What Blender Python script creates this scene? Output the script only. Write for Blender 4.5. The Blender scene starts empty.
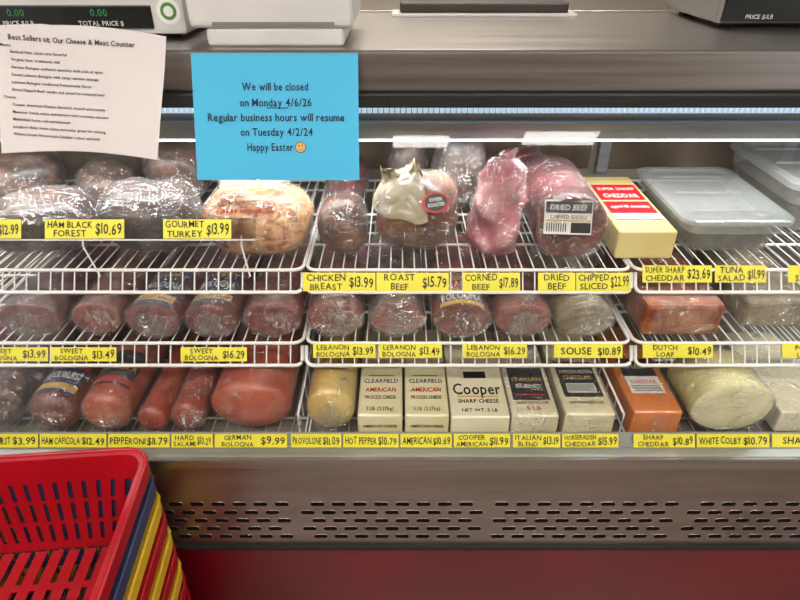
import bpy, bmesh, math, random
from mathutils import Vector, Matrix, noise
random.seed(7)
scn = bpy.context.scene
try:
    scn.view_settings.view_transform = 'Standard'
    scn.view_settings.look = 'None'
except Exception: pass

# ------------------------------------------------------------------ glyph cache
GL = {}
def make_glyphs():
    cu = bpy.data.curves.new('glyph', 'FONT'); ob = bpy.data.objects.new('glyph', cu)
    scn.collection.objects.link(ob); cu.resolution_u = 2; cu.offset = 0.014
    for ch in "ABCDEFGHIJKLMNOPQRSTUVWXYZabcdefghijklmnopqrstuvwxyz0123456789$./,:&'-%()":
        cu.body = ch
        dg = bpy.context.evaluated_depsgraph_get(); dg.update()
        me = bpy.data.meshes.new_from_object(ob.evaluated_get(dg))
        vs = [v.co.copy() for v in me.vertices]; fs = [tuple(p.vertices) for p in me.polygons]
        if vs:
            x0 = min(v.x for v in vs); x1 = max(v.x for v in vs)
            GL[ch] = ([(v.x-x0, v.y) for v in vs], fs, x1-x0)
        bpy.data.meshes.remove(me)
    bpy.data.objects.remove(ob); bpy.data.curves.remove(cu)
make_glyphs()
CAP = max(y for x, y in GL['H'][0])

# ------------------------------------------------------------------ materials
def S(h):
    r = [int(h[i:i+2], 16)/255 for i in (0, 2, 4)]
    return tuple((c/12.92 if c <= .04045 else ((c+.055)/1.055)**2.4) for c in r)+(1,)

def mk(name, col, col2=None, rough=.5, metal=0, nscale=8, stretch=(1,1,1), bump=0, bscale=60, coat=0, coatbump=0,
       lo=.35, hi=.65, emis=0, spec=.5, detail=4, dist=0, rvar=0, alpha=1, trans=0, bdist=.004):
    m = bpy.data.materials.new(name); m.use_nodes = True
    nt = m.node_tree; N = nt.nodes; L = nt.links; p = N['Principled BSDF']
    p.inputs['Base Color'].default_value = S(col); p.inputs['Roughness'].default_value = rough
    p.inputs['Metallic'].default_value = metal; p.inputs['Specular IOR Level'].default_value = spec
    p.inputs['Coat Weight'].default_value = coat; p.inputs['Coat Roughness'].default_value = .08
    p.inputs['Alpha'].default_value = alpha; p.inputs['Transmission Weight'].default_value = trans
    tc = N.new('ShaderNodeTexCoord'); mp = N.new('ShaderNodeMapping'); mp.inputs['Scale'].default_value = stretch
    L.new(tc.outputs['Object'], mp.inputs['Vector'])
    if col2:
        n = N.new('ShaderNodeTexNoise'); n.inputs['Scale'].default_value = nscale; n.inputs['Detail'].default_value = detail
        n.inputs['Distortion'].default_value = dist
        L.new(mp.outputs[0], n.inputs['Vector'])
        r = N.new('ShaderNodeValToRGB'); r.color_ramp.elements[0].position = lo; r.color_ramp.elements[1].position = hi
        r.color_ramp.elements[0].color = S(col); r.color_ramp.elements[1].color = S(col2)
        L.new(n.outputs['Fac'], r.inputs['Fac']); L.new(r.outputs['Color'], p.inputs['Base Color'])
        if rvar:
            mr = N.new('ShaderNodeMapRange'); mr.inputs['To Min'].default_value = rough-rvar; mr.inputs['To Max'].default_value = rough+rvar
            L.new(n.outputs['Fac'], mr.inputs['Value']); L.new(mr.outputs[0], p.inputs['Roughness'])
    if bump:
        n = N.new('ShaderNodeTexNoise'); n.inputs['Scale'].default_value = bscale; n.inputs['Detail'].default_value = 3
        L.new(mp.outputs[0], n.inputs['Vector'])
        b = N.new('ShaderNodeBump'); b.inputs['Strength'].default_value = bump; b.inputs['Distance'].default_value = bdist
        L.new(n.outputs['Fac'], b.inputs['Height']); L.new(b.outputs[0], p.inputs['Normal'])
    if coatbump:
        n = N.new('ShaderNodeTexNoise'); n.inputs['Scale'].default_value = 28; n.inputs['Detail'].default_value = 4
        n.inputs['Distortion'].default_value = 1.2; L.new(mp.outputs[0], n.inputs['Vector'])
        b = N.new('ShaderNodeBump'); b.inputs['Strength'].default_value = coatbump; b.inputs['Distance'].default_value = .01
        L.new(n.outputs['Fac'], b.inputs['Height']); L.new(b.outputs[0], p.inputs['Coat Normal'])
    if emis:
        p.inputs['Emission Color'].default_value = S(col); p.inputs['Emission Strength'].default_value = emis
    return m

def film_mat(name, base=.08, haze=.08, crease=.75, face=.18, bs=9, white=.25, gr=.10):
    # crinkled cling film: clear sheet, thin creases at two scales with highlights painted white, patchy haze where it folds over itself
    m = bpy.data.materials.new(name); m.use_nodes = True
    nt = m.node_tree; N = nt.nodes; L = nt.links; N.remove(N['Principled BSDF']); out = N['Material Output']
    def math_(op,a,b=None,clamp=False):
        q = N.new('ShaderNodeMath'); q.operation = op; q.use_clamp = clamp
        for i,v in ((0,a),(1,b)):
            if v is None: continue
            if isinstance(v,(int,float)): q.inputs[i].default_value = v
            else: L.new(v, q.inputs[i])
        return q.outputs[0]
    tc = N.new('ShaderNodeTexCoord')
    def creases(rot, sc, scale, w):
        mp = N.new('ShaderNodeMapping'); mp.inputs['Rotation'].default_value=rot; mp.inputs['Scale'].default_value=sc
        L.new(tc.outputs['Object'], mp.inputs['Vector'])
        n = N.new('ShaderNodeTexNoise'); n.inputs['Scale'].default_value = scale
        n.inputs['Detail'].default_value = 3; n.inputs['Distortion'].default_value = 1.2; n.inputs['Roughness'].default_value=.55
        L.new(mp.outputs[0], n.inputs['Vector'])
        ab = math_('ABSOLUTE', math_('SUBTRACT', n.outputs['Fac'], .5))
        mr = N.new('ShaderNodeMapRange'); mr.inputs['From Min'].default_value = .0; mr.inputs['From Max'].default_value = w
        mr.inputs['To Min'].default_value = 1; mr.inputs['To Max'].default_value = 0; L.new(ab, mr.inputs['Value'])
        return ab, mr.outputs[0]
    a1,c1 = creases((.5,.4,.7),(1,2.2,1),bs,.016)
    a2,c2 = creases((-.6,.9,-.5),(1,1,3.0),bs*1.9,.018)
    n2 = N.new('ShaderNodeTexNoise'); n2.inputs['Scale'].default_value = bs*2.3
    n2.inputs['Detail'].default_value = 2; n2.inputs['Distortion'].default_value = 1
    L.new(tc.outputs['Object'], n2.inputs['Vector'])
    mr2 = N.new('ShaderNodeMapRange'); mr2.inputs['From Min'].default_value = .48; mr2.inputs['From Max'].default_value = .68; L.new(n2.outputs['Fac'], mr2.inputs['Value'])
    b = N.new('ShaderNodeBump'); b.inputs['Strength'].default_value = 1; b.inputs['Distance'].default_value = .018
    L.new(math_('ADD', math_('ADD', math_('MULTIPLY', a1, 3.0), math_('MULTIPLY', a2, 1.5)), n2.outputs['Fac']), b.inputs['Height'])
    g = N.new('ShaderNodeBsdfGlossy'); g.inputs['Roughness'].default_value = gr; L.new(b.outputs[0], g.inputs['Normal'])
    d = N.new('ShaderNodeBsdfDiffuse'); d.inputs[0].default_value = (.66,.66,.66,1)
    gd = N.new('ShaderNodeMixShader'); gd.inputs[0].default_value = white
    L.new(g.outputs[0], gd.inputs[1]); L.new(d.outputs[0], gd.inputs[2])
    lw = N.new('ShaderNodeLayerWeight'); lw.inputs['Blend'].default_value = .25
    L.new(b.outputs[0], lw.inputs['Normal'])
    f = math_('ADD', math_('MULTIPLY', lw.outputs['Facing'], face), base)
    f = math_('ADD', f, math_('MULTIPLY', mr2.outputs[0], haze))
    cs = math_('MAXIMUM', c1, math_('MULTIPLY', c2, .7))
    f = math_('ADD', f, math_('MULTIPLY', math_('MULTIPLY', cs, crease), math_('ADD', mr2.outputs[0], .12)), clamp=True)
    t = N.new('ShaderNodeBsdfTransparent'); mx = N.new('ShaderNodeMixShader')
    L.new(f, mx.inputs[0]); L.new(t.outputs[0], mx.inputs[1]); L.new(gd.outputs[0], mx.inputs[2])
    L.new(mx.outputs[0], out.inputs['Surface'])
    return m

def glass_mat(name, tint=(.97,.985,.98,1), ior=1.45, extra=0.0, rough=.01):
    m = bpy.data.materials.new(name); m.use_nodes = True
    nt = m.node_tree; N = nt.nodes; L = nt.links; N.remove(N['Principled BSDF']); out = N['Material Output']
    t = N.new('ShaderNodeBsdfTransparent'); t.inputs[0].default_value = tint
    g = N.new('ShaderNodeBsdfGlossy'); g.inputs['Roughness'].default_value = rough
    f = N.new('ShaderNodeFresnel'); f.inputs['IOR'].default_value = ior
    mx = N.new('ShaderNodeMixShader')
    a = N.new('ShaderNodeMath'); a.operation = 'ADD'; a.inputs[1].default_value = extra; L.new(f.outputs[0], a.inputs[0])
    L.new(a.outputs[0], mx.inputs[0]); L.new(t.outputs[0], mx.inputs[1]); L.new(g.outputs[0], mx.inputs[2])
    L.new(mx.outputs[0], out.inputs['Surface'])
    return m

FILM = film_mat('cling_film'); FILM2 = film_mat('cling_film_heavy', base=.09, haze=.14, crease=.85, face=.22, bs=7, white=.3)
FILMC = film_mat('cling_film_thin', base=.06, haze=.05, crease=.5, face=.14, bs=11, white=.2)
FILMF = film_mat('cling_film_fold', base=.05, haze=.22, crease=.8, face=.20, bs=12, white=.3)
GLASS = glass_mat('case_glass', (.985,.99,.985,1), ior=1.42, extra=.006, rough=.025); CLEAR = glass_mat('clear_rail_plastic', (.86,.86,.84,1), 1.45, .06)
STEEL = mk('brushed_stainless', 'a29d98', 'b4afaa', rough=.33, metal=1, nscale=5, stretch=(.3,14,14), bump=.05, bscale=40, rvar=.07)
STEELP = mk('stainless_panel', '968e8a', 'aba39f', rough=.32, metal=1, nscale=4, stretch=(.9,12,5), bump=.06, bscale=40, rvar=.06)
ALU = mk('aluminium_channel', 'a9acae', '979a9c', rough=.4, metal=.6, nscale=6, stretch=(.5,10,10))
BLACK = mk('rubber_and_gap_black', '14120f', rough=.6)
SLOT = mk('slot_black', '0a0808', rough=.9, spec=.1)
REDP = mk('red_enamel', '640412', '540410', rough=.28, nscale=3, coat=.2)
WHITEW = mk('white_coated_wire', 'e8e6e2', rough=.3)
INNER = mk('case_liner', '857c70', '746b60', rough=.5, nscale=3)
INNERD = mk('case_liner_dark', '3a3530', '2b2724', rough=.45, nscale=3)
DOORG = mk('sliding_door_panel', '7a6c5c', '483e34', rough=.15, nscale=2.5, stretch=(2,1,.6))
YEL = mk('yellow_ticket', 'e6da3a', 'dccf34', rough=.55, nscale=4)
INK = mk('black_ink', '15140e', rough=.7)
NAVY = mk('navy_ink', '10243c', rough=.7)
RAILG = mk('ticket_rail_grey', '8a8a84', rough=.4)
BLUEP = mk('blue_paper', '3ea6ca', '399fc4', rough=.7, nscale=3)
PAPER = mk('white_paper', 'ccc4c1', 'c4bcb9', rough=.75, nscale=3)
WHITEP = mk('white_plastic', 'ccc9c5', 'bebbb7', rough=.4, nscale=4)
GREYPL = mk('grey_plastic', '77736d', rough=.4)
DISP = mk('display_black', '121412', rough=.25)
GREEN = mk('green_led', '206a38', emis=.15)
TXTW = mk('white_print', 'b8b8b2', rough=.6)
CREAM = mk('cream_cheese_wrap', 'e0d7b4', 'd6caa0', rough=.35, nscale=5, coat=.5, coatbump=.3)
CREAMY = mk('yellow_cheese_wrap', 'dccb92', 'd0be7a', rough=.35, nscale=5, coat=.5, coatbump=.3)
CREAM2 = mk('pale_cheese_wrap', 'e2dabf', 'd6ccaa', rough=.35, nscale=6, coat=.5, coatbump=.3)
CHED = mk('orange_cheddar', 'd8781c', 'cc6c12', rough=.35, nscale=6, coat=.6, coatbump=.4)
PROV = mk('provolone_yellow', 'cca650', 'd8bb6c', rough=.35, nscale=9, coat=.7, coatbump=.5)
COLBY = mk('white_colby', 'cfc484', 'd9ce9a', rough=.4, nscale=8, coat=.7, coatbump=.4)
COLBYF = mk('colby_cut_face', 'e0daB4'.lower(), 'd8cfa0', rough=.4, nscale=20, coat=.7, coatbump=.4)
LBLACK = mk('label_black', '1d1b1a', rough=.4); LRED = mk('label_red', 'b81c26', rough=.4)
LWHITE = mk('label_white', 'dad8d0', rough=.45); LNAVY = mk('label_navy', '2a3358', rough=.4)
LGOLD = mk('label_gold', 'c9a04c', rough=.4); LGREEN = mk('label_green', '4c7a3a', rough=.5)
def meat(name, a, b, ns=14, lo=.38, hi=.62, bump=.25, bs=50, bd=.004):
    return mk(name, a, b, rough=.4, nscale=ns, lo=lo, hi=hi, bump=bump, bscale=bs, coat=.5, coatbump=.8, dist=.8, bdist=bd)
HAMD = meat('ham_dark', '2c1c15', '70503e', 18); HAMD2 = meat('roast_dark', '241712', '5e4636', 16)
TURK = meat('turkey_browned', 'a4531f', 'e2b07c', 32, .36, .56, .7, 70, .006); BROWN = meat('roast_brown', '38190c', '784826', 16)
TAN = meat('turkey_tan', '86563a', '4a2816', 11); PINK = meat('corned_beef_pink', 'ac5a66', 'cf9696', 14)
DRED = meat('dried_beef_red', '481618', '6c2828', 14); MAR = meat('bologna_maroon', '48140f', '6c2a20', 26)
MAR2 = meat('lebanon_red', '541712', '84382a', 30); MAR3 = meat('ring_bologna', '68342c', '84503f', 22)
SOUSE = meat('souse_grey', '6c5c3c', '8f7f5e', 24, .4, .6); DUTCH = meat('dutch_loaf_meat', '74321a', 'a8602f', 20)
SAL = meat('german_salami', 'a03c1e', 'b45838', 20, bump=.1); PEP = meat('pepperoni_red', '842410', 'a8401e', 30)
KNOCK = meat('knockwurst', '521a12', '7a3420', 22); CAPI = meat('capicola', '9a3c1e', 'ae5432', 18)
FACE1 = mk('cut_face_red', '4a1813', '783630', rough=.3, nscale=48, coat=.6, coatbump=.5)
FACE2 = mk('cut_face_pink', '8a463c', '662a22', rough=.3, nscale=48, coat=.6, coatbump=.5)
PARCH = mk('parchment', 'b5ab94', '978a70', rough=.5, nscale=14, coat=.4, bump=.3, bscale=25)
TUBM = mk('translucent_tub', 'a4a8a6', '8e9290', rough=.2, nscale=4, coat=.5, alpha=.36)
LIDM = mk('translucent_lid', 'b0b4b2', '9a9e9c', rough=.15, nscale=5, coat=.8, coatbump=.3, alpha=.34)
SALAD = mk('tuna_salad', '746c5a', '50483c', rough=.6, nscale=30)
RED = mk('basket_red', 'a20a18', '940814', rough=.35, nscale=4); YELB = mk('basket_yellow', 'd0a624', 'c69c20', rough=.35, nscale=4)
BLUEH = mk('basket_blue', '343c5c', '2c3450', rough=.35)
FLOORM = mk('floor_tile', '7c6c64', '907c70', rough=.35, nscale=2)
CEILM = mk('ceiling_paint', 'b8b6b0', 'b0aea8', rough=.8, nscale=2)
WALLM = mk('wall_paint', '9c9282', '8f8576', rough=.7, nscale=2)
WOOD = mk('dark_cabinet', '3b302a', '2a221e', rough=.4, nscale=4)
LAMP = mk('lamp_panel', 'fffaf3', emis=26)
LEDM = mk('led_strip', 'bcd4e8', emis=.8)

# ------------------------------------------------------------------ mesh builder
class B:
    def __init__(s): s.v=[]; s.f=[]; s.m=[]; s.s=[]; s.mats=[]
    def add(s, vs, fs, mat, smooth=False):
        if mat not in s.mats: s.mats.append(mat)
        mi = s.mats.index(mat); o = len(s.v)
        s.v += [Vector(v) for v in vs]
        for f in fs: s.f.append([i+o for i in f]); s.m.append(mi); s.s.append(smooth)
    def box(s, x0,x1,y0,y1,z0,z1, mat, bev=0, seg=2, M=None):
        bm = bmesh.new(); bmesh.ops.create_cube(bm, size=1)
        for v in bm.verts:
            v.co = Vector(((x0+x1)/2+v.co.x*(x1-x0), (y0+y1)/2+v.co.y*(y1-y0), (z0+z1)/2+v.co.z*(z1-z0)))
        if bev: bmesh.ops.bevel(bm, geom=bm.edges[:], offset=bev, segments=seg, affect='EDGES', profile=.6)
        bm.verts.ensure_lookup_table(); bm.verts.index_update()
        vs = [(M@v.co if M else v.co.copy()) for v in bm.verts]; fs = [[v.index for v in f.verts] for f in bm.faces]
        bm.free(); s.add(vs, fs, mat, False)
    def slab(s, o, r, u, n, w, h, t, mat):
        vs = []
        for k in (0, -t):
            for a, b_ in ((-1,-1),(1,-1),(1,1),(-1,1)): vs.append(o+r*(a*w/2)+u*(b_*h/2)+n*k)
        s.add(vs, [(0,1,2,3),(7,6,5,4),(0,4,5,1),(1,5,6,2),(2,6,7,3),(3,7,4,0)], mat)
    def tube(s, pts, r, mat, closed=False, n=6):
        pts = [Vector(p) for p in pts]; c = len(pts); vs=[]; fs=[]
        for i, p in enumerate(pts):
            a = pts[(i-1) % c] if (closed or i>0) else p
            d = pts[(i+1) % c] if (closed or i<c-1) else p
            t = (d-a).normalized()
            ref = Vector((0,0,1)) if abs(t.z)<.75 else Vector((1,0,0))
            e1 = t.cross(ref).normalized(); e2 = t.cross(e1)
            if abs(t.z)>=.75: e1, e2 = e2, -e1
            for k in range(n):
                an = 2*math.pi*k/n; vs.append(p+(e1*math.cos(an)+e2*math.sin(an))*r)
        for i in range(c if closed else c-1):
            j = (i+1) % c
            for k in range(n): fs.append((i*n+k, i*n+(k+1)%n, j*n+(k+1)%n, j*n+k))
        if not closed: fs += [list(range(n)), list(range((c-1)*n, c*n))[::-1]]
        s.add(vs, fs, mat, True)
    def lump(s, c, r, mat, e=.85, amp=.004, freq=18, M=Matrix(), seg=64, rings=36, seed=0, ridge=0, th=(0,2*math.pi), ph=(-math.pi/2, math.pi/2)):
        sp = lambda q: math.copysign(abs(q)**e, q)
        vs=[]; fs=[]; c = Vector(c); full = abs(th[1]-th[0]-2*math.pi)<1e-4
        cols = seg if full else seg+1
        for i in range(rings+1):
            f = ph[0]+(ph[1]-ph[0])*i/rings
            for j in range(cols):
                t = th[0]+(th[1]-th[0])*j/seg
                p = Vector((r[0]*sp(math.cos(f))*sp(math.cos(t)), r[1]*sp(math.cos(f))*sp(math.sin(t)), r[2]*sp(math.sin(f))))
                d = p.normalized(); q = p*freq+Vector((seed*3.1,seed*1.7,seed))
                k = noise.noise(q)*amp
                if ridge: k += (1-abs(noise.noise(q*2.3))*3)*ridge
                vs.append(c+M.to_3x3()@(p+d*k))
        for i in range(rings):
            for j in range(seg):
                j2 = (j+1) % cols
                fs.append((i*cols+j, i*cols+j2, (i+1)*cols+j2, (i+1)*cols+j))
        s.add(vs, fs, mat, True)
    def log(s, prof, rx, rz, M, mat, endmat=None, nend=0, seg=44, amp=0, freq=30, ridge=0, off=0, seed=0):
        vs=[]
        for i,(t,k) in enumerate(prof):
            for j in range(seg):
                a = 2*math.pi*j/seg
                x = math.cos(a)*(rx*k+(off if k>.05 else 0)); z = math.sin(a)*(rz*k+(off if k>.05 else 0))
                q = Vector((x,t,z))*freq+Vector((seed*2.3,seed,0)); dd = noise.noise(q)*amp
                if ridge: dd += (1-abs(noise.noise(q*1.7))*3)*ridge
                l = math.hypot(x,z) or 1
                vs.append(M@Vector((x+x/l*dd*min(1,k*2), t+(dd if k<.9 else 0), z+z/l*dd*min(1,k*2))))
        f1=[]; f2=[]
        for i in range(len(prof)-1):
            for j in range(seg):
                f = (i*seg+j, i*seg+(j+1)%seg, (i+1)*seg+(j+1)%seg, (i+1)*seg+j)
                (f2 if (endmat and i<nend) else f1).append(f)
        if endmat and f2:
            mx = (nend+1)*seg
            s.add(vs[:mx], f2, endmat, True)
        s.add(vs, f1, mat, True)
    def fn(s, fnc, nu, nv, mat, smooth=True):
        vs = [fnc(i/nu, j/nv) for j in range(nv+1) for i in range(nu+1)]
        fs = [(j*(nu+1)+i, j*(nu+1)+i+1, (j+1)*(nu+1)+i+1, (j+1)*(nu+1)+i) for j in range(nv) for i in range(nu)]
        s.add(vs, fs, mat, smooth)
    def text(s, st, mp, x, y, h, mat, w=None, align='c', jit=0):
        k = h/CAP; adv=0; items=[]
        for ch in st:
            if ch == ' ' or ch not in GL: adv += .30; continue
            g = GL[ch]; items.append((adv, g)); adv += g[2]+.09
        adv = max(adv-.09, .01); kx = k
        if w and adv*k > w: kx = w/adv
        tw = adv*kx; x0 = x-tw/2 if align=='c' else (x if align=='l' else x-tw)
        for a, g in items:
            jy = random.uniform(-jit, jit)*h; sk = random.uniform(-jit,jit)*.8; sz = 1+random.uniform(-jit,jit)
            s.add([mp(x0+(a+px+py*sk)*kx, y+py*k*sz+jy) for px,py in g[0]], g[1], mat)
        return tw
    def done(s, name, parent=None, mods=None):
        xs=[v.x for v in s.v]; ys=[v.y for v in s.v]; zs=[v.z for v in s.v]
        o = Vector(((min(xs)+max(xs))/2, (min(ys)+max(ys))/2, min(zs)))
        me = bpy.data.meshes.new(name); me.from_pydata([v-o for v in s.v], [], s.f)
        for m in s.mats: me.materials.append(m)
        for i,p in enumerate(me.polygons): p.material_index = s.m[i]; p.use_smooth = s.s[i]
        me.update(); ob = bpy.data.objects.new(name, me); ob.location = o
        scn.collection.objects.link(ob)
        if parent: ob.parent = parent
        return ob
def empty(name):
    e = bpy.data.objects.new(name, None); scn.collection.objects.link(e); e.empty_display_size=.05; return e
def pm(o, r, u, n, off=.0009): return lambda x,y: o+r*x+u*y+n*off
X = Vector((1,0,0)); Y = Vector((0,1,0)); Z = Vector((0,0,1))

# ------------------------------------------------------------------ key dimensions of the display case
EYE = 1.62
UP = Vector((0,.530,.848)); NRM = Vector((0,-.848,.530))     # slant of the ticket noses
def nose(x, c): return Vector((x, 1.0176-.530*c, EYE-(.848*c+.636)))  # slanted plane shared by all shelf noses
C1, C2, C3 = -.060, .086, .270
Z1 = nose(0,C1).z; Z2 = nose(0,C2).z; ZD = .737
Y1 = nose(0,C1).y; Y2 = nose(0,C2).y; YD = .872
CX0, CX1 = -1.45, 1.5
YB = 1.58

# ------------------------------------------------------------------ room
def plane_obj(name, x0,x1,y0,y1,z0,z1, mat):
    b = B(); b.box(x0,x1,y0,y1,z0,z1,mat); return b.done(name)
plane_obj('floor', -4,4,-5,3.4,-.05,0,FLOORM)
plane_obj('ceiling', -4,4,-5,3.4,2.9,2.95,CEILM)
plane_obj('wall_back', -4,4,3.4,3.5,0,2.9,WALLM)
plane_obj('wall_front', -4,4,-5.1,-5,0,2.9,WALLM)
for (lx,ly,hw,hd) in ((-1.6,-.7,.58,.28),(1.3,-.7,.58,.28),(-.15,-.75,.58,.20),(.15,-1.95,.20,.08),(1.15,-1.9,.26,.09),(0,2.4,.58,.28)):
    b = B(); b.box(lx-hw-.04,lx+hw+.04,ly-hd-.04,ly+hd+.04,2.86,2.9,WHITEP); b.box(lx-hw,lx+hw,ly-hd,ly+hd,2.852,2.862,LAMP)
    b.done('ceiling_light')

# ------------------------------------------------------------------ case body
case = empty('refrigerated_display_case')
b = B(); b.box(CX0,CX1,1.12,1.66,1.363,1.435,STEEL,bev=.006,seg=3); b.done('stainless_counter_top', case)
b = B(); b.box(CX0,CX1,1.095,1.125,1.342,1.363,BLACK); b.done('dark_gap_strip', case)  # black strip painted in for the shaded gap between counter and glass
b = B()
b.box(CX0,CX1,1.185,1.215,1.252,1.292,ALU,bev=.004)
b.box(CX0,CX1,1.215,1.235,1.292,1.363,INNERD)
b.done('light_channel', case)
b = B()
b.box(CX0,CX1,1.203,1.216,1.292,1.363,ALU)
x=CX0
while x<CX1:
    b.box(x,x+.0085,1.196,1.204,1.306,1.332,LEDM); x+=.011
b.done('led_strip', case)
b = B()
b.box(CX0,CX1,YB,YB+.03,.60,1.363,INNER)
for i in range(6):
    x = CX0+.02+i*.49
    b.box(x,x+.47,YB-.012,YB,1.06,1.35,DOORG,bev=.003)
    b.box(x,x+.03,YB-.02,YB-.002,1.05,1.36,ALU,bev=.003)
b.done('rear_sliding_doors', case)
b = B(); b.box(CX0-.03,CX0,.84,YB+.08,.2,1.435,INNERD); b.box(CX1,CX1+.03,.84,YB+.08,.2,1.435,INNERD); b.done('end_panels', case)
b = B(); b.box(CX0,CX1,.86,YB,.69,.715,INNER); b.done('deck_pan', case)
b = B()
b.box(CX0,CX1,.826,.868,.722,.736,ALU,bev=.004)
b.box(CX0,CX1,.822,.834,.712,.738,STEEL,bev=.004)
b.done('front_ledge', case)
b = B(); b.box(CX0,CX1,.83,.848,.468,.722,STEELP,bev=.003); b.box(CX0,CX1,.822,.85,.462,.470,BLACK)
rows = [.603,.577,.551,.525,.499]
for ri,z in enumerate(rows):
    x = CX0+.03+(ri%2)*.022
    while x < CX1-.06:
        w = .030; r = .0062; pts=[]
        for k in range(7):
            a = math.pi/2+math.pi*k/6; pts.append((x+r+math.cos(a)*r, .8295, z+math.sin(a)*r))
        for k in range(7):
            a = -math.pi/2+math.pi*k/6; pts.append((x+w-r+math.cos(a)*r, .8295, z+math.sin(a)*r))
        b.add(pts,[list(range(14))],SLOT)  # flat black face paints the dark of an opening that is not cut
        b.tube([(p[0],.8298,p[2]) for p in pts],.0007,STEELP,closed=True,n=4)
        x += .044
        if abs(((x-CX0) % .40)) < .044: x += .03
b.done('louvred_panel', case)
b = B(); b.box(CX0,CX1,.848,.88,.0,.468,REDP,bev=.003); b.box(CX0,CX1,.88,YB,.02,.40,INNERD); b.done('red_base_panel', case)
b = B()
g0 = Vector((0,.838,.740)); g1 = Vector((0,1.092,1.358)); gu = (g1-g0).normalized(); gn = Vector((0,-gu.z,gu.y)); gh=(g1-g0).length
for xa,xb in ((CX0+.005,-.02-.0015),(-.02+.0015,CX1-.005)):
    ctr = (g0+g1)/2+X*((xa+xb)/2)
    vs=[ctr+X*(sx*(xb-xa)/2)+gu*(sz*gh/2) for sx,sz in ((-1,-1),(1,-1),(1,1),(-1,1))]
    b.add(vs,[(0,1,2,3)],GLASS)
b.done('slanted_front_glass', case)

# ------------------------------------------------------------------ wire shelves
def rack(name, x0,x1,c,lip,yback,step=.024):
    b = B(); f = nose(0,c); zf=f.z; yf=f.y; k=.02
    def arc(cx,cy,a0,a1,r=k,n=5): return [Vector((cx+math.cos(a0+(a1-a0)*i/n)*r, cy+math.sin(a0+(a1-a0)*i/n)*r, zf)) for i in range(n+1)]
    P=math.pi
    fr = arc(x0+k,yf+k,P,1.5*P)+arc(x1-k,yf+k,1.5*P,2*P)+arc(x1-k,yback-k,0,P/2)+arc(x0+k,yback-k,P/2,P)
    b.tube(fr,.0036,WHITEW,closed=True,n=8)
    def lp(x,t): return nose(x, c+t)+Vector((0,-.001,0))
    loop=[]; r=.014
    for i in range(6): loop.append(lp(x0+r+math.cos(P-(P/2)*i/5)*r, lip-r+math.sin(P-(P/2)*i/5)*r))
    for i in range(6): loop.append(lp(x1-r+math.cos(P/2-(P/2)*i/5)*r, lip-r+math.sin(P/2-(P/2)*i/5)*r))
    loop = [lp(x0,.004)]+loop+[lp(x1,.004)]
    b.tube(loop,.0038,WHITEW,n=8)
    n = int((x1-x0-.02)/step)
    for i in range(1,n+1):
        x = x0+(x1-x0)*i/(n+1)
        b.tube([(x,yback,zf-.001),(x,yf+.006,zf-.001),nose(x,c+.004)+Vector((0,.002,0)),nose(x,c+lip)],.0016,WHITEW,n=5)
    for yy in (yf+.12,yf+.28,yback-.06): b.tube([(x0,yy,zf-.004),(x1,yy,zf-.004)],.003,WHITEW)
    for x in (x0+.03,x1-.03): b.box(x-.003,x+.003,yback-.2,YB-.021,zf-.03,zf-.008,WHITEW)
    return b.done(name)
for c,lip in ((C1,.044),(C2,.044)):
    rack('wire_shelf',-1.30,-.195,c,lip,1.545); rack('wire_shelf',-.187,.462,c,lip,1.545); rack('wire_shelf',.470,1.30,c,lip,1.545)
def deck(x0,x1):
    b=B(); z=ZD-.003; n=int((x1-x0)/.027)
    b.tube([(x0,YD+.006,z),(x1,YD+.006,z),(x1,1.55,z),(x0,1.55,z)],.003,WHITEW,closed=True)
    for i in range(1,n):
        x=x0+(x1-x0)*i/n; b.tube([(x,YD+.006,z),(x,1.55,z)],.0018,WHITEW,n=5)
    for yy in (.95,1.15,1.4):
        b.tube([(x0,yy,z-.004),(x1,yy,z-.004)],.003,WHITEW)
    for x in (x0+.02,x1-.02):
        for yy in (.95,1.4): b.box(x-.004,x+.004,yy-.004,yy+.004,.715,z,WHITEW)
    b.done('wire_deck_grid')
deck(-1.30,-.195); deck(-.187,.462); deck(.470,1.30)
b=B()
for x in (-.205,.450):
    b.tube([(x,.90,ZD),(x,.90,ZD+.05),(x,1.4,ZD+.05),(x,1.4,ZD)],.0025,WHITEW)
    for i in range(8): b.tube([(x,.95+i*.055,ZD),(x,.95+i*.055,ZD+.05)],.0015,WHITEW,n=5)
b.done('wire_divider')
b=B(); b.slab(nose(.0,.280)-NRM*.001, X,UP,NRM,2.7,.032,.003,RAILG); b.box(-1.35,1.35,.860,.872,.722,.742,RAILG); b.done('ticket_rail')
RD=.070; RK=(1.2-RD)/1.2
def nose2(x,c): return nose(x,c*RK)+NRM*RD
b=B(); b.slab(nose2(-.64,-.142)-NRM*.0005, X,UP,NRM,.735,.043,.002,CLEAR)
b.slab(nose2(-.64,-.142)-UP*.0205+NRM*.001, X,UP,NRM,.735,.0025,.005,ALU)
for x in (-.98,-.60,-.30):
    b.tube([nose2(x,-.13)-NRM*.004, nose2(x,-.108)-NRM*.006, nose(x,C1+.012)-NRM*.001],.0018,WHITEW)
b.done('clear_ticket_rail')

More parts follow.
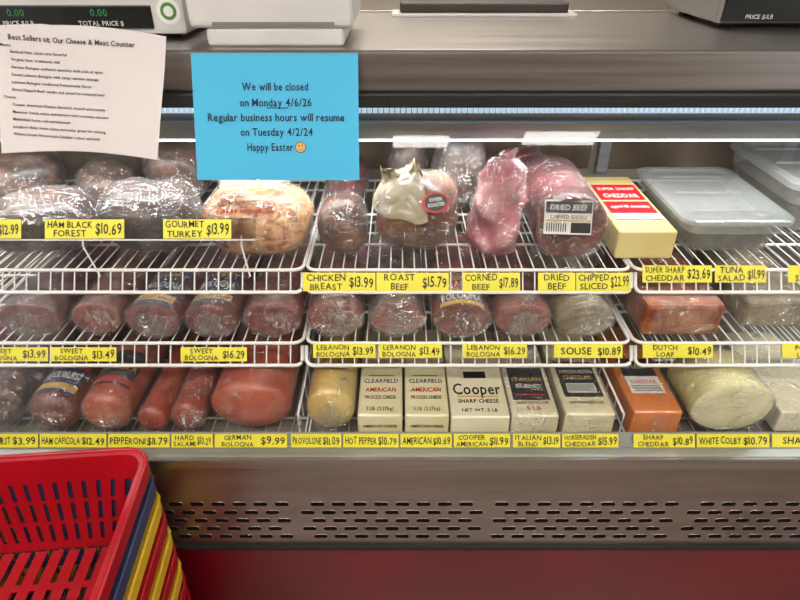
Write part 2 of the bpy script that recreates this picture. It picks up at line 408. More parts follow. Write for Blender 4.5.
# ------------------------------------------------------------------ price tickets
def ticket(u0,u1,c,h,left,price,raised=False):
    k_ = .002*(RK if raised else 1)
    x0=(u0-400)*k_; x1=(u1-400)*k_; w=x1-x0-.002
    b=B(); o=(nose2 if raised else nose)((x0+x1)/2,c)+NRM*(.002 if raised else .0055); b.slab(o,X,UP,NRM,w,h,.0012,YEL); mp=pm(o,X,UP,NRM)
    pw = w*.36 if price else 0; lw = w-pw-.006
    if len(left)==1:
        b.text(left[0],mp,-w/2+.003+lw/2,-h*.24,h*.50,INK,w=lw*.97,jit=.09)
    else:
        b.text(left[0],mp,-w/2+.003+lw/2,h*.07,h*.34,INK,w=lw*.95,jit=.09)
        b.text(left[1],mp,-w/2+.003+lw/2,-h*.41,h*.33,INK,w=lw*.95,jit=.09)
    if price: b.text(price,mp,w/2-.002-pw/2,-h*.27,h*.54,INK,w=pw*.92,jit=.09)
    b.done('price_ticket')
T1=-.036
for a in ((303,376,['CHICKEN','BREAST'],'$13.99'),(376,449,['ROAST','BEEF'],'$15.79'),(462,520,['CORNED','BEEF'],'$17.89'),
          (537,575,['DRIED','BEEF'],''),(575,630,['CHIPPED','SLICED'],'$22.99')):
    ticket(a[0],a[1],T1,.037,a[2],a[3])
for a in ((641,711,['SUPER SHARP','CHEDDAR'],'$23.69'),(713,765,['TUNA','SALAD'],'$11.99'),(786,850,['HAM','SALAD'],'$8.99')):
    ticket(a[0],a[1],-.052,.034,a[2],a[3])
for a in ((-40,22,['HAM'],'$12.99'),(45,125,['HAM BLACK','FOREST'],'$10.69'),(163,232,['GOURMET','TURKEY'],'$13.99')):
    ticket(a[0],a[1],-.142,.036,a[2],a[3],True)
for a in ((-20,50,['SWEET','BOLOGNA'],'$13.99'),(52,118,['SWEET','BOLOGNA'],'$13.49'),(181,248,['SWEET','BOLOGNA'],'$16.29')):
    ticket(a[0],a[1],.108,.028,a[2],a[3])
for a in ((313,376,['LEBANON','BOLOGNA'],'$13.99'),(379,442,['LEBANON','BOLOGNA'],'$13.49'),(462,527,['LEBANON','BOLOGNA'],'$16.29'),(553,622,['SOUSE'],'$10.89'),
          (641,712,['DUTCH','LOAF'],'$10.49'),(780,850,['PORK','LOIN'],'$12.99')):
    ticket(a[0],a[1],.101,.028,a[2],a[3])
for a in ((-30,40,['KNOCKWURST'],'$3.99'),(41,108,['HAM CAPICOLA'],'$12.49'),(109,171,['PEPPERONI'],'$11.79'),(172,214,['HARD','SALAMI'],'$10.29'),(215,288,['GERMAN','BOLOGNA'],'$9.99'),
          (291,342,['PROVOLONE'],'$11.09'),(343,399,['HOT PEPPER'],'$10.79'),(400,452,['AMERICAN'],'$10.69'),(453,510,['COOPER','AMERICAN'],'$11.99'),
          (512,560,['ITALIAN','BLEND'],'$13.19'),(561,618,['HORSERADISH','CHEDDAR'],'$15.99'),(632,694,['SHARP','CHEDDAR'],'$10.89'),(695,768,['WHITE COLBY'],'$10.79'),(770,850,['SHARP'],'$10.49')):
    ticket(a[0],a[1],.280,.027,a[2],a[3])

# ------------------------------------------------------------------ product makers
def flatprof(L, er=.010):
    return [(0,0.0),(0,.25),(0,.5),(0,.72),(er*.05,.86),(er*.3,.95),(er,1)]+[(er+(L-2*er)*i/12,1) for i in range(1,12)]+[(L-er,1),(L-er*.4,.95),(L,.75),(L,0)]
def domeprof(L, er=.035):
    return [(er*(1-math.cos(a)), math.sin(a)) for a in [math.pi/2*i/8 for i in range(9)]]+[(er+(L-2*er)*i/10,1) for i in range(1,10)]+[(L-er*(1-math.cos(a)), math.sin(a)) for a in [math.pi/2*(8-i)/8 for i in range(9)]]
def logitem(name, x,y,z,rx,rz,L,mat,end=None,dome=False,film=FILM,yaw=0,label=None,seed=0,flaps=False):
    b=B(); M = Matrix.Translation((x,y,z+rz+.004))@Matrix.Rotation(math.radians(yaw),4,'Z')
    pr = domeprof(L,min(.026,rx*.5)) if dome else flatprof(L)
    b.log(pr,rx,rz,M,mat,end,5,amp=.0015,freq=25,seed=seed)
    if label:
        y0,y1,a0,a1,bg,lines = label
        def cyl(a,yy,off): return M@Vector((math.sin(a)*(rx+off), yy, math.cos(a)*(rz+off)))
        b.fn(lambda u,v: cyl(a0+(a1-a0)*u, y0+(y1-y0)*v, .0018), 16, 4, bg)
        for (t,tc,fy,hh,band) in lines:
            if band: b.fn(lambda u,v: cyl(a0+(a1-a0)*u, y0+(y1-y0)*(fy-.03+(hh+.06)*v), .0023), 16, 1, band)
            mp = lambda tx,ty: cyl(tx/rx, ty, .0028)
            if t: b.text(t,mp,(a0+a1)/2*rx,y0+(y1-y0)*fy,(y1-y0)*hh,tc,w=abs(a1-a0)*rx*.88)
    if film:
        b.log(pr,rx,rz,M@Matrix.Translation((0,-.004,0)),film,amp=.0015,freq=25,ridge=.0010,off=.0035,seed=seed,seg=64)
    if flaps:   # loose gathered film tucked at the front end
        rg=random.Random(seed)
        for k in range(2):
            a=rg.uniform(-.8,.8); w_=rx*rg.uniform(.8,1.3)
            def fl(u,v,a=a,w_=w_,k=k):
                p=Vector(((u-.5)*w_*(1.1-v*.4), -.010-.006*v+.010*noise.noise(Vector((u*5,v*4,seed+k*3))), (v-.45)*rz*1.4+.006*noise.noise(Vector((u*7+3,v*6,seed)))))
                return M@(Matrix.Rotation(a,3,'Y')@p)
            b.fn(fl,16,12,FILMC)
    return b.done(name)
def lumpitem(name,x,y,z,r,mat,e=.85,yaw=0,tilt=0,amp=.010,film=FILM,seed=0,extra=None,folds=0):
    b=B(); M=Matrix.Rotation(math.radians(yaw),4,'Z')@Matrix.Rotation(math.radians(tilt),4,'Y')
    c=(x,y,z+r[2]+.004)
    b.lump(c,r,mat,e=e,amp=amp,freq=16,M=M,seed=seed)
    if extra: extra(b,Vector(c),M)
    if film:
        b.lump(c,(r[0]+.003,r[1]+.003,r[2]+.003),film,e=e,amp=amp,freq=16,M=M,seed=seed,ridge=.0026,seg=96,rings=56)
    rg=random.Random(seed+50)
    for k in range(folds):   # bunched folds of film lying over the surface
        t0=math.radians(rg.uniform(200,330)); p0=math.radians(rg.uniform(5,55)); dt=math.radians(rg.uniform(18,40)); dp=math.radians(rg.uniform(-22,30))
        def fo(u,v,t0=t0,p0=p0,dt=dt,dp=dp,k=k):
            t=t0+dt*(u-.5)*2+.15*(v-.5); p=min(1.5,p0+dp*(u-.5)+.22*(v-.5)); kk=1.05+.07*math.sin(v*math.pi)*(1+noise.noise(Vector((u*6,v*3,seed+k))))
            return Vector(c)+Vector((r[0]*kk*math.cos(p)*math.cos(t), r[1]*kk*math.cos(p)*math.sin(t), r[2]*kk*math.sin(p)))
        b.fn(fo,18,6,FILMF)
    return b.done(name)
def loaf(name,xc,w,y0,L,z,h,mat,decor=None,film=False,bev=.006):
    b=B(); b.box(xc-w/2,xc+w/2,y0,y0+L,z,z+h,mat,bev=bev,seg=3)
    b.add([(xc-w*.42,y0-.0012,z+.006),(xc+w*.42,y0-.0012,z+.006),(xc,y0-.0018,z+h*.55)],[(0,1,2)],mat)
    if decor:
        top = pm(Vector((xc,y0,z+h)),X,Y,Z,.0014); fr = pm(Vector((xc,y0,z)),X,Z,-Y,.0025)
        decor(b,top,fr,w,h)
    if film: b.lump((xc,y0+L/2,z+h/2+.003),(w/2+.003,L/2+.003,h/2+.003),FILMC,e=.18,amp=.001,ridge=.0006,seg=96)
    return b.done(name)
def quad(b,mp,x0,x1,y0,y1,mat):
    b.add([mp(x0,y0),mp(x1,y0),mp(x1,y1),mp(x0,y1)],[(0,1,2,3)],mat)
def lift(mp,n,d): return lambda x,y: mp(x,y)+n*d

# ------------------------------------------------------------------ top shelf
ZT=Z1+.006
lumpitem('wrapped_ham',-.735,1.150,ZT,(.108,.084,.055),HAMD,seed=1,film=FILM2,e=.75,folds=5)
lumpitem('black_forest_ham',-.514,1.150,ZT,(.098,.086,.064),HAMD2,seed=2,film=FILM2,e=.72,folds=5)
def turk(b,c,M):
    def mp(dx,dy):
        t=math.radians(34)+dy/.075
        cc=max(.05,1-(abs(dx)/.118)**2.4)**.5
        return c+Vector((dx, -.096*math.cos(t)*cc, .074*math.sin(t)*cc))
    b.text('OVEN ROASTED',lambda x,y: mp(x,y+.020),-.02,0,.008,LBLACK,w=.08)
    b.text('Turkey Breast',lambda x,y: mp(x,y+.004),-.02,0,.010,LRED,w=.10)
    b.text('fully cooked',lambda x,y: mp(x,y-.010),-.02,0,.006,LBLACK,w=.07)
lumpitem('turkey_breast',-.291,1.138,ZT,(.110,.086,.064),TURK,seed=3,yaw=-6,e=.78,extra=turk,film=FILM,folds=2)
lumpitem('roast_beef',-.113,1.125,ZT,(.049,.064,.058),BROWN,seed=4,folds=3)
def parch(b,c,M):
    cx=c
    # crumpled parchment sheet draped over the upper left of the roast: broad facets, torn hem, gathered peak
    def fac(u,v):
        q=noise.voronoi(Vector((u*3.4,v*3.0,1.7)))[0]
        return (q[1]-q[0])
    def leaf(u,v):
        hem=.10*noise.noise(Vector((u*5,0,3)))
        th=math.radians(170+u*112); ph=math.radians(10+60*hem*(1-v)+v*80)
        k=1.10+.09*fac(u,v)+.05*noise.noise(Vector((u*4,v*4,8)))
        return cx+Vector((.084*k*math.cos(ph)*math.cos(th), .088*k*math.cos(ph)*math.sin(th), .082*k*math.sin(ph)))
    b.fn(leaf,60,44,PARCH,smooth=True)
    for (dx,dz,rot,s,hh,wd) in ((-.044,.084,-34,1,.040,.060),(-.010,.090,8,2,.040,.055)):
        R=Matrix.Rotation(math.radians(rot),3,'Y')
        b.fn(lambda u,v,R=R,dx=dx,dz=dz,s=s,hh=hh,wd=wd: cx+Vector((dx,-.014,dz-.022))+R@Vector(((u-.5)*wd*(1-v*.75), .022*noise.noise(Vector((u*3,v*2.5,s)))-.02*v*(u-.5), v*hh+.008*noise.noise(Vector((u*4,s,0))))),16,12,PARCH,smooth=True)
    n = Vector((.30,-.80,.52)).normalized(); r = n.cross(Z)*-1; r.normalize()
    if r.x<0: r=-r
    u = n.cross(r); u = u if u.z>0 else -u
    o = c+Vector((n.x*.110,n.y*.106,n.z*.098))
    def disc(rad,off,mat,sy=.72):
        b.add([o+n*off+r*math.cos(a*math.pi/14)*rad+u*math.sin(a*math.pi/14)*rad*sy for a in range(28)],[list(range(28))],mat)
    disc(.028,.003,LRED); disc(.023,.0038,LBLACK)
    b.text('OVEN',pm(o,r,u,n,.0046),0,.002,.007,LWHITE,w=.026); b.text('ROASTED',pm(o,r,u,n,.0046),0,-.008,.007,LWHITE,w=.034)
lumpitem('roast_turkey_breast',.034,1.152,ZT,(.084,.084,.076),TAN,seed=5,extra=parch,e=.80,folds=1)
lumpitem('smoked_ham',.135,1.345,ZT,(.056,.06,.094),HAMD2,seed=6,film=FILM2,folds=2)
lumpitem('smoked_ham',.022,1.39,ZT,(.048,.06,.080),HAMD2,seed=7,film=FILM)
b=B(); M=Matrix.Translation((.192,1.135,ZT+.003))@Matrix.Rotation(math.radians(4),4,'Y')@Matrix(((1,0,0,0),(0,0,1,0),(0,1,0,0),(0,0,0,1)))
pr=[(0,0),(0,.7),(.006,.95),(.03,1.10),(.06,1.08),(.09,1.04),(.115,1.0),(.14,.90),(.16,.76),(.178,.60),(.192,.46),(.2,.36),(.208,.40),(.214,.2)]
pr2=[]
for i in range(len(pr)-1):
    for k in range(4): pr2.append((pr[i][0]+(pr[i+1][0]-pr[i][0])*k/4, pr[i][1]+(pr[i+1][1]-pr[i][1])*k/4))
b.log(pr2,.048,.046,M,PINK,amp=.020,freq=22,seg=64,ridge=.002); b.log(pr2,.048,.046,M,FILM2,amp=.020,freq=22,ridge=.0035,off=.002,seg=72); b.done('corned_beef')
b=B(); M=Matrix.Translation((.340,1.080,ZT+.071))
b.log(flatprof(.26),.073,.068,M,DRED,FACE1,5,amp=.002,freq=22)
n=Vector((-.06,-.93,.36)).normalized(); r=Vector((1,-.065,0)).normalized(); u=n.cross(r); u = u if u.z>0 else -u
o=Vector((.326,1.0705,ZT+.071+.028)); b.slab(o,r,u,n,.092,.066,.001,LWHITE)
mp=pm(o,r,u,n,.0006); mp2=pm(o,r,u,n,.0010)
quad(b,mp,-.044,.044,.008,.030,LBLACK); quad(b,mp,-.044,.044,-.008,-.005,LGOLD); quad(b,mp,.006,.044,-.030,-.010,LBLACK)
b.text('DRIED BEEF',mp2,0,.014,.010,LWHITE,w=.07); b.text('CHIPPED SLICED',mp2,0,-.003,.007,INK,w=.07)
for k in range(9): quad(b,mp2,-.041+k*.0045,-.039+k*.0045,-.028,-.011,INK)
b.log(flatprof(.26),.073,.068,M@Matrix.Translation((0,-.016,0)),FILM,amp=.002,freq=40,ridge=.0015,off=.003); b.done('dried_beef')
def d9(b,t,f,w,h):
    quad(b,t,-w*.42,w*.42,.055,.15,LRED); quad(b,t,-w*.42,w*.42,.16,.25,LRED); t2=lift(t,Z,.0006)
    quad(b,t2,-w*.42,w*.42,.055,.085,LWHITE)
    b.text('SUPER SHARP',t2,0,.215,.016,LWHITE,w=w*.72); b.text('CHEDDAR',t2,0,.172,.022,LWHITE,w=w*.66); b.text('aged 18 months',t2,0,.115,.014,LWHITE,w=w*.7)
    b.text('NET WT 10 LB',t2,0,.062,.012,INK,w=w*.7)
loaf('cheddar_cheese_block',.496,.118,1.085,.31,ZT,.062,CREAMY,d9)
def tub(name,x0,x1,y0,y1,z,h):
    b=B()
    def ring(zz,ins,n=6,r=.03):
        pts=[]
        for cx,cy,a0 in ((x1-ins-r,y1-ins-r,0),(x0+ins+r,y1-ins-r,90),(x0+ins+r,y0+ins+r,180),(x1-ins-r,y0+ins+r,270)):
            for i in range(n):
                a=math.radians(a0+90*i/(n-1)); pts.append(Vector((cx+math.cos(a)*r,cy+math.sin(a)*r,zz)))
        return pts
    def stack(rs,mat,cap0=True,cap1=True):
        n=len(rs[0]); vs=[p for r in rs for p in r]; fs=[]
        for i in range(len(rs)-1):
            for j in range(n): fs.append((i*n+j,i*n+(j+1)%n,(i+1)*n+(j+1)%n,(i+1)*n+j))
        if cap0: fs.append(list(range(n))[::-1])
        if cap1: fs.append([(len(rs)-1)*n+j for j in range(n)])
        b.add(vs,fs,mat)
    stack([ring(z,.024),ring(z+h*.5,.016),ring(z+h*.55,.010),ring(z+h*.86,.006),ring(z+h*.86,.0)],TUBM,cap1=False)
    stack([ring(z+h*.04,.030),ring(z+h*.50,.020),ring(z+h*.62,.030)],SALAD)
    stack([ring(z+h*.86,-.002),ring(z+h*.97,-.002),ring(z+h,.004),ring(z+h,.018),ring(z+h*.93,.024)],LIDM)
    for k in range(3):
        yy=y0+.06+k*(y1-y0-.12)/2; b.box(x0+.04,x1-.04,yy-.004,yy+.004,z+h*.93,z+h*.955,LIDM)
    b.done(name)
tub('salad_tub',.575,.800,1.10,1.42,ZT,.078)
tub('salad_tub',.84,1.12,1.20,1.52,ZT,.115)
lumpitem('wrapped_roast',-.93,1.40,ZT,(.11,.08,.062),HAMD,seed=11,film=FILM)
lumpitem('wrapped_roast',-.70,1.38,ZT,(.07,.08,.050),HAMD,seed=12)
lumpitem('wrapped_roast',-.54,1.42,ZT,(.075,.07,.068),HAMD,seed=13,film=FILM)
lumpitem('mozzarella_ball',-.345,1.36,ZT,(.085,.07,.052),LWHITE,seed=14,film=FILM2)
lumpitem('wrapped_roast',.29,1.42,ZT,(.07,.07,.060),DRED,seed=15,film=FILM)
lumpitem('wrapped_roast',-.13,1.42,ZT,(.05,.07,.05),MAR,seed=16)

# ------------------------------------------------------------------ middle shelf
Z2T=Z2+.004
lab=lambda: (.010,.15,-.75,.75,LNAVY,[('SWEET',LGOLD,.68,.14,None),('BOLOGNA',LWHITE,.42,.16,None),('Seltzer style',LNAVY,.12,.10,LGOLD)])
logitem('bologna_log',-.735,.985,Z2T,.062,.038,.34,MAR,FACE1,seed=1,flaps=True)
logitem('bologna_log',-.605,.990,Z2T,.050,.036,.34,MAR3,FACE2,seed=2)
logitem('sweet_bologna_log',-.490,.978,Z2T,.055,.038,.34,MAR,FACE1,label=lab(),yaw=-5,seed=3,flaps=True)
logitem('sweet_bologna_log',-.373,.982,Z2T,.053,.038,.34,MAR,FACE1,label=lab(),seed=4,flaps=True)
logitem('sweet_bologna_log',-.254,.982,Z2T,.057,.038,.34,MAR2,FACE1,seed=5)
logitem('lebanon_bologna_log',-.129,.985,Z2T,.055,.038,.34,MAR2,FACE2,seed=6,flaps=True,film=FILM2)
logitem('lebanon_bologna_log',-.004,.985,Z2T,.055,.038,.34,HAMD,FACE2,seed=7,yaw=3,flaps=True,film=FILM2)
lab2=(.004,.11,-.8,.8,LGOLD,[('LEBANON',LWHITE,.60,.2,LRED),('BOLOGNA',LWHITE,.16,.2,LNAVY)])
logitem('lebanon_bologna_log',.122,.982,Z2T,.058,.038,.34,MAR2,FACE1,label=lab2,seed=8)
logitem('lebanon_bologna_log',.244,.985,Z2T,.057,.038,.34,MAR2,FACE2,seed=9,flaps=True)
logitem('souse_loaf',.366,.982,Z2T,.057,.038,.30,SOUSE,SOUSE,seed=10,flaps=True,film=FILM2)
b=B(); b.box(.482,.640,.985,1.27,Z2T+.002,Z2T+.078,DUTCH,bev=.016,seg=4); b.lump((.561,1.127,Z2T+.0405),(.081,.144,.0390),FILM,e=.22,amp=.002,ridge=.001); b.done('dutch_loaf')
b=B(); b.box(.700,.84,1.02,1.27,Z2T+.002,Z2T+.062,SOUSE,bev=.01,seg=3); b.lump((.77,1.145,Z2T+.034),(.073,.129,.0325),FILM,e=.22,amp=.002,ridge=.001); b.done('pork_loin')

# ------------------------------------------------------------------ deck
ZB=ZD+.001
labk=(.03,.13,-.9,.9,LNAVY,[('KNOCKWURST',LWHITE,.42,.2,None),('',INK,.12,.12,LGOLD),('',INK,.80,.10,LRED)])
logitem('knockwurst_package',-.700,.890,ZB,.050,.044,.34,KNOCK,label=labk,dome=True,seed=1)
labc=(.05,.16,-.9,.9,LBLACK,[('CAPICOLA',LGOLD,.40,.2,None),('',INK,.08,.10,LRED)])
logitem('ham_capicola',-.590,.885,ZB,.050,.048,.36,CAPI,label=labc,dome=True,seed=2)
logitem('pepperoni_stick',-.500,.890,ZB,.030,.030,.38,PEP,dome=True,film=FILMC,seed=3)
logitem('hard_salami',-.428,.890,ZB,.034,.036,.36,PEP,dome=True,seed=4)
logitem('german_bologna',-.300,.892,ZB,.080,.059,.36,SAL,dome=True,film=FILMC,seed=5)
logitem('provolone_cheese',-.140,.890,ZB,.048,.054,.34,PROV,PROV,seed=6,dome=True,flaps=True)
def dclear(b,t,f,w,h):
    b.text('CLEARFIELD',t,0,.098,.013,LNAVY,w=w*.8); quad(b,t,-w*.3,w*.3,.120,.123,LGREEN)
    b.text('AMERICAN',t,0,.070,.013,LRED,w=w*.7); b.text('PROCESS CHEESE',t,0,.048,.010,INK,w=w*.7); b.text('5 LB. (2.27kg)',t,0,.014,.010,INK,w=w*.6)
    b.text('AMERICAN CHEESE',f,0,h*.5,.007,INK,w=w*.75)
loaf('american_cheese_loaf',-.040,.090,.885,.30,ZB,.060,CREAM,dclear)
loaf('american_cheese_loaf',.054,.088,.885,.30,ZB,.060,CREAM,dclear)
def dcoop(b,t,f,w,h):
    b.text('Cooper',t,-.0,.066,.034,LBLACK,w=w*.84); quad(b,t,-w*.36,w*.36,.058,.061,LGOLD); b.text('SHARP CHEESE',t,0,.040,.011,INK,w=w*.7)
    quad(b,t,-w*.2,w*.2,.118,.140,LBLACK); b.text('NET WT. 5 LB',t,0,.014,.009,INK,w=w*.6)
loaf('american_cheese_loaf',.160,.118,.883,.30,ZB,.058,CREAM2,dcoop)
def dital(b,t,f,w,h):
    quad(b,t,-w*.40,w*.40,.045,.15,LBLACK); t2=lift(t,Z,.0006); b.text('ITALIAN',t2,0,.105,.012,LGOLD,w=w*.66); b.text('BLEND',t2,0,.083,.012,LWHITE,w=w*.55)
    quad(b,t2,-w*.33,w*.33,.060,.064,LRED); b.text('5 LB',t,0,.016,.011,LRED,w=w*.5); b.text('SHARP PROVOLONE',t,0,.034,.008,INK,w=w*.7)
loaf('italian_blend_cheese_loaf',.270,.094,.888,.30,ZB,.056,CREAM2,dital,film=True)
def dhors(b,t,f,w,h):
    quad(b,t,-w*.40,w*.40,.05,.165,LBLACK); t2=lift(t,Z,.0006); b.text('HORSERADISH',t2,0,.125,.012,LWHITE,w=w*.68); b.text('CHEDDAR',t2,0,.105,.013,LGOLD,w=w*.6)
    quad(b,t2,-w*.3,w*.3,.062,.092,LWHITE); t3=lift(t,Z,.0012)
    for k in range(12): quad(b,t3,-w*.27+k*w*.045,-w*.27+k*w*.045+w*.02,.066,.088,INK)
    b.text('KEEP REFRIGERATED',t,0,.03,.007,INK,w=w*.7)
loaf('horseradish_cheddar_loaf',.377,.100,.884,.30,ZB,.064,CREAM,dhors,film=True)
def dched(b,t,f,w,h):
    quad(b,t,-w*.36,w*.36,.11,.17,LBLACK); quad(b,t,-w*.36,w*.36,.055,.11,LWHITE); t2=lift(t,Z,.0006)
    b.text('SHARP',t2,0,.135,.016,LWHITE,w=w*.5); b.text('CHEDDAR',t2,0,.085,.012,LRED,w=w*.55)
    for k in range(4): quad(b,t2,-w*.3,w*.3,.062+k*.005,.064+k*.005,INK)
loaf('sharp_cheddar_loaf',.512,.098,.888,.30,ZB,.066,CHED,dched,film=True)
logitem('colby_cheese_wheel',.662,.898,ZB,.084,.061,.13,COLBY,COLBYF,seed=9)
loaf('white_cheddar_loaf',.83,.13,.90,.28,ZB,.055,CREAM2,None,film=True)
logitem('salami_log',-.82,.90,ZB,.055,.05,.34,HAMD,dome=True,seed=10)
logitem('salami_log',-.95,.90,ZB,.055,.05,.34,MAR,dome=True,seed=11)
random.seed(5)

# ------------------------------------------------------------------ papers
b=B(); up=Vector((0,.384,.923)); nr=Vector((0,-.923,.384)); o=Vector((-.2185,1.0705,1.331))
b.fn(lambda u,v: o+X*((u-.5)*.291)+up*((v-.5)*.216)+nr*(.002*math.sin(u*3)), 12,4,BLUEP)
mp=pm(o,X,up,nr,.0035); px=.00173
for t,vv,w,hh in (('We will be closed',92,67,7.6),('on Monday 4/6/26',107.5,73,7.6),('Regular business hours will resume',122,139,7.6),('on Tuesday 4/2/24',136.5,74,7.6),('Happy Easter',151.5,47,7.6)):
    xo = -.012 if 'Happy' in t else 0
    b.text(t,mp,xo*1.0,(118.5-vv)*px,hh*px,NAVY,w=w*px)
quad(b,mp,-.016,.022,(118.5-109.5)*px,(118.5-108.7)*px,NAVY)
oc=(.042,(118.5-148)*px)
b.add([mp(oc[0]+math.cos(a*math.pi/10)*.009,oc[1]+math.sin(a*math.pi/10)*.009) for a in range(20)],[list(range(20))],LGOLD)
mpe=pm(o,X,up,nr,.0042)
b.tube([mpe(oc[0]+math.cos(a)*.009,oc[1]+math.sin(a)*.009) for a in [k*math.pi/8 for k in range(16)]],.0005,NAVY,closed=True,n=4)
b.tube([mpe(oc[0]+math.cos(a)*.005,oc[1]+math.sin(a)*.005) for a in [math.pi*(1.15+.7*k/6) for k in range(7)]],.0005,NAVY,n=4)
for sx in (-.003,.003): quad(b,mpe,oc[0]+sx-.0008,oc[0]+sx+.0008,oc[1]+.001,oc[1]+.004,NAVY)
b.done('blue_closure_notice')
b=B(); R=Matrix.Rotation(math.radians(-4),3,nr); ur=R@up; xr=R@X; o=Vector((-.557,1.078,1.368))
def wp(x,y,off=0):
    return o+xr*x+ur*y+nr*(.004+.006*math.sin(x*14)+ (.03*max(0,y-.05)/.05 if x<-.05 else .012*max(0,y-.05)/.05)*.3+off)
b.fn(lambda u,v: wp((u-.5)*(.300-.02*(1-v))+.006*(v-.5),(v-.5)*.206+.010*math.sin(u*3)-.006*(1-u)*(1-v)), 24,12,PAPER)
tp=lambda x,y: wp(x,y,.0015)
b.text('Best Sellers at Our Cheese & Meat Counter',tp,-.01,.083,.0085,INK,w=.22)
L_=['Smoked Ham: classic and flavorful','Virginia Ham: traditional, mild','German Bologna: authentic specialty with a bit of spice','Sweet Lebanon Bologna: mild, tangy summer sausage','Lebanon Bologna: traditional Pennsylvania flavor','Dried Chipped Beef: tender and salted for creamed beef','','Cooper American Cheese: flavorful, smooth and creamy','Muenster Swiss: nutty and buttery with a creamy texture','Middlefield Swiss: rich and balanced','Longhorn Baby Swiss: sharp and nutty, great for melting','Walnut Creek Horseradish Cheddar: robust and bold']
for i,t in enumerate(L_):
    if t: b.text(t,tp,-.120,.062-i*.0125,.0046,INK,align='l',w=.24)
b.text('Meats:',tp,-.135,.072,.0045,INK,align='l'); b.text('Cheese:',tp,-.135,-.0135,.0045,INK,align='l')
b.done('best_sellers_sheet')

# ------------------------------------------------------------------ things on the counter
ZC=1.435
def scale_unit(x0,x1,y0,badge=True,zl=.020):
    b=B()
    for x in (x0+.04,x1-.04):
        for yy in (y0+.05,y0+.24): b.box(x-.015,x+.015,yy-.015,yy+.015,ZC,ZC+.012,BLACK)
    b.box(x0,x1,y0,y0+.28,ZC+.010,ZC+.085,WHITEP if badge else GREYPL,bev=.008)
    b.box(x0+.008,x1-.06,y0-.004,y0+.01,ZC+zl,ZC+.060,DISP,bev=.002)
    b.box(x0-.01,x1+.01,y0-.01,y0+.30,ZC+.085,ZC+.10,ALU,bev=.004)
    mp=pm(Vector((x0,y0-.004,ZC)),X,Z,-Y,.001); w=x1-x0-.07
    for k,t in enumerate(('NET WEIGHT LB','PRICE $/LB','TOTAL PRICE $') if badge else ('PRICE $/LB','TOTAL PRICE $','TARE')):
        b.text(t,mp,w*(.18+.32*k),zl+.006,.008,TXTW,w=w*.27)
        if badge: b.text('0.00',mp,w*(.18+.32*k),.042,.012,GREEN,w=w*.16)
    if badge:
        c=Vector((x1-.028,y0-.0015,ZC+.05))
        for rad,off,m in ((.022,.0005,LWHITE),(.015,.0010,LGREEN),(.009,.0015,LWHITE)):
            b.add([c+Vector((math.cos(a*math.pi/12)*rad,-off,math.sin(a*math.pi/12)*rad)) for a in range(24)],[list(range(24))],m)
    b.done('digital_scale')
scale_unit(-.95,-.400,1.225)
scale_unit(.66,1.2,1.37,badge=False,zl=.014)
b=B()
b.box(-.345,-.100,1.155,1.36,ZC,ZC+.030,WHITEP,bev=.008,seg=3)
b.box(-.372,-.082,1.150,1.40,ZC+.030,ZC+.085,WHITEP,bev=.012,seg=3)
b.box(-.365,-.090,1.16,1.39,ZC+.085,ZC+.10,ALU,bev=.004)
b.box(-.33,-.115,1.149,1.156,ZC+.036,ZC+.041,GREYPL)
b.done('deli_scale')  # white housing of a deli scale, seen from its back
b=B(); b.box(-2,2,2.5,3.1,0,1.32,WOOD); b.box(-2.02,2.02,2.48,3.12,1.32,1.35,STEEL,bev=.004)
for i in range(8): b.box(-1.95+i*.5,-1.49+i*.5,2.49,2.5,.1,1.28,WOOD,bev=.003)
b.done('back_counter')
b=B(); b.box(-.02,.42,1.56,1.64,ZC,ZC+.008,WHITEP,bev=.003); b.box(0,.40,1.57,1.63,ZC+.008,ZC+.03,WOOD,bev=.004); b.done('wrap_tray')

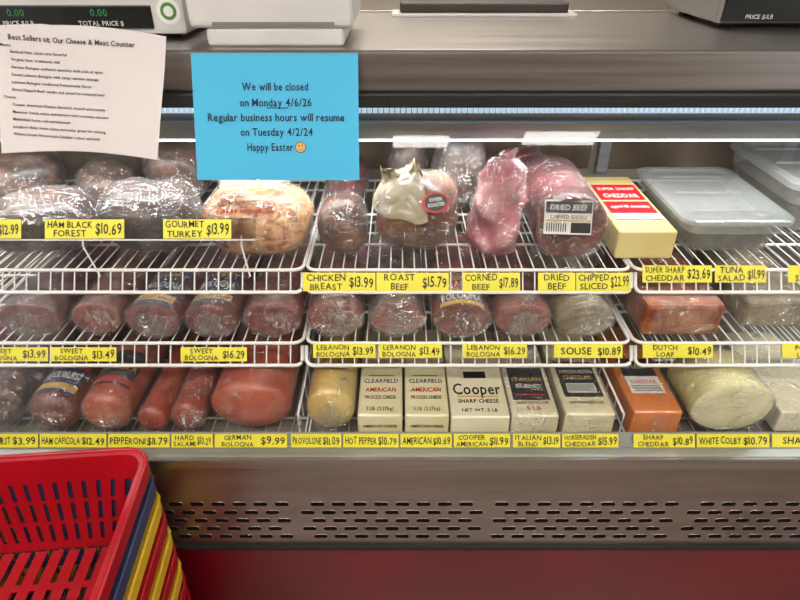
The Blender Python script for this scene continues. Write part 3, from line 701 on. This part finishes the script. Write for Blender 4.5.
# ------------------------------------------------------------------ shopping baskets
st=empty('shopping_basket_stack')
def basket(zr,mat,idx):
    H=.21; W0,D0=.460,.330; W1,D1=.385,.262
    def rr(w,d,r,n=24,z=0):
        out=[]
        def line(a,b_,k):
            for i in range(k): out.append((a[0]+(b_[0]-a[0])*i/k, a[1]+(b_[1]-a[1])*i/k))
        def arc(cx,cy,a0,k=4):
            for i in range(k):
                a=math.radians(a0+90*i/k); out.append((cx+math.cos(a)*r,cy+math.sin(a)*r))
        line((-w/2+r,-d/2),(w/2-r,-d/2),42); arc(w/2-r,-d/2+r,-90)
        line((w/2,-d/2+r),(w/2,d/2-r),27); arc(w/2-r,d/2-r,0)
        line((w/2-r,d/2),(-w/2+r,d/2),42); arc(-w/2+r,d/2-r,90)
        line((-w/2,d/2-r),(-w/2,-d/2+r),27); arc(-w/2+r,-d/2+r,180)
        return [Vector((x,y,z)) for x,y in out]
    hs=[0,.02,.060,.068,.110,.118,.158,.166,.188,.21]; holes={1,3,5}
    rings=[rr(W1+(W0-W1)*h/H,D1+(D0-D1)*h/H,.035,z=zr-H+h) for h in hs]
    n=len(rings[0]); vs=[p for r in rings for p in r]; fs=[]
    for i in range(len(hs)-1):
        for j in range(n):
            if i in holes and j%3==1: continue
            fs.append((i*n+j,i*n+(j+1)%n,(i+1)*n+(j+1)%n,(i+1)*n+j))
    b=B(); b.add(vs,fs,mat)
    nx,ny=36,18; w=W1-.01; d=D1-.01
    g=[Vector((-w/2+w*i/nx,-d/2+d*j/ny,zr-H)) for j in range(ny+1) for i in range(nx+1)]
    b.add(g,[(j*(nx+1)+i,j*(nx+1)+i+1,(j+1)*(nx+1)+i+1,(j+1)*(nx+1)+i) for j in range(ny) for i in range(nx) if not (i%3==1 and j%6)],mat)
    A=rr(W0,D0,.035,z=zr); C=rr(W0+.024,D0+.024,.045,z=zr+.002); D=rr(W0+.026,D0+.026,.046,z=zr-.026); E=rr(W0+.004,D0+.004,.037,z=zr-.026)
    vs=A+C+D+E; fs=[]
    for k in range(3):
        for j in range(n): fs.append((k*n+j,k*n+(j+1)%n,(k+1)*n+(j+1)%n,(k+1)*n+j))
    b.add(vs,fs,mat)
    b.tube(C,.003,mat,closed=True)
    ob=b.done('basket_%d'%(idx+1),st)
    sm=ob.modifiers.new('thick','SOLIDIFY'); sm.thickness=.0022; sm.offset=0
    return ob
cols=[RED,BLUEH,YELB,RED,YELB,RED,YELB,RED,RED,RED,RED,RED]
zz=.785
for i in range(12): basket(zz-.0522*i,cols[i],i)
st.location=(-.692,.612,0); st.rotation_euler=(0,0,math.radians(5))

# ------------------------------------------------------------------ lights, world, camera
def area(name,loc,rot,sx,sy,power,col=(1,1,1)):
    l=bpy.data.lights.new(name,'AREA'); l.shape='RECTANGLE'; l.size=sx; l.size_y=sy; l.energy=power; l.color=col
    o=bpy.data.objects.new(name,l); o.location=loc; o.rotation_euler=rot; scn.collection.objects.link(o); return o
area('case_led_light',(0,1.17,1.255),(math.radians(14),0,0),2.7,.02,10,(.99,.995,1))
w=bpy.data.worlds.new('world'); scn.world=w; w.use_nodes=True
w.node_tree.nodes['Background'].inputs[0].default_value=(1,.97,.94,1); w.node_tree.nodes['Background'].inputs[1].default_value=.9
cam=bpy.data.cameras.new('camera'); cam.lens=27; cam.sensor_width=36; cam.clip_start=.02
co=bpy.data.objects.new('camera',cam); co.location=(0,0,EYE); co.rotation_euler=(math.radians(58),0,0); scn.collection.objects.link(co); scn.camera=co
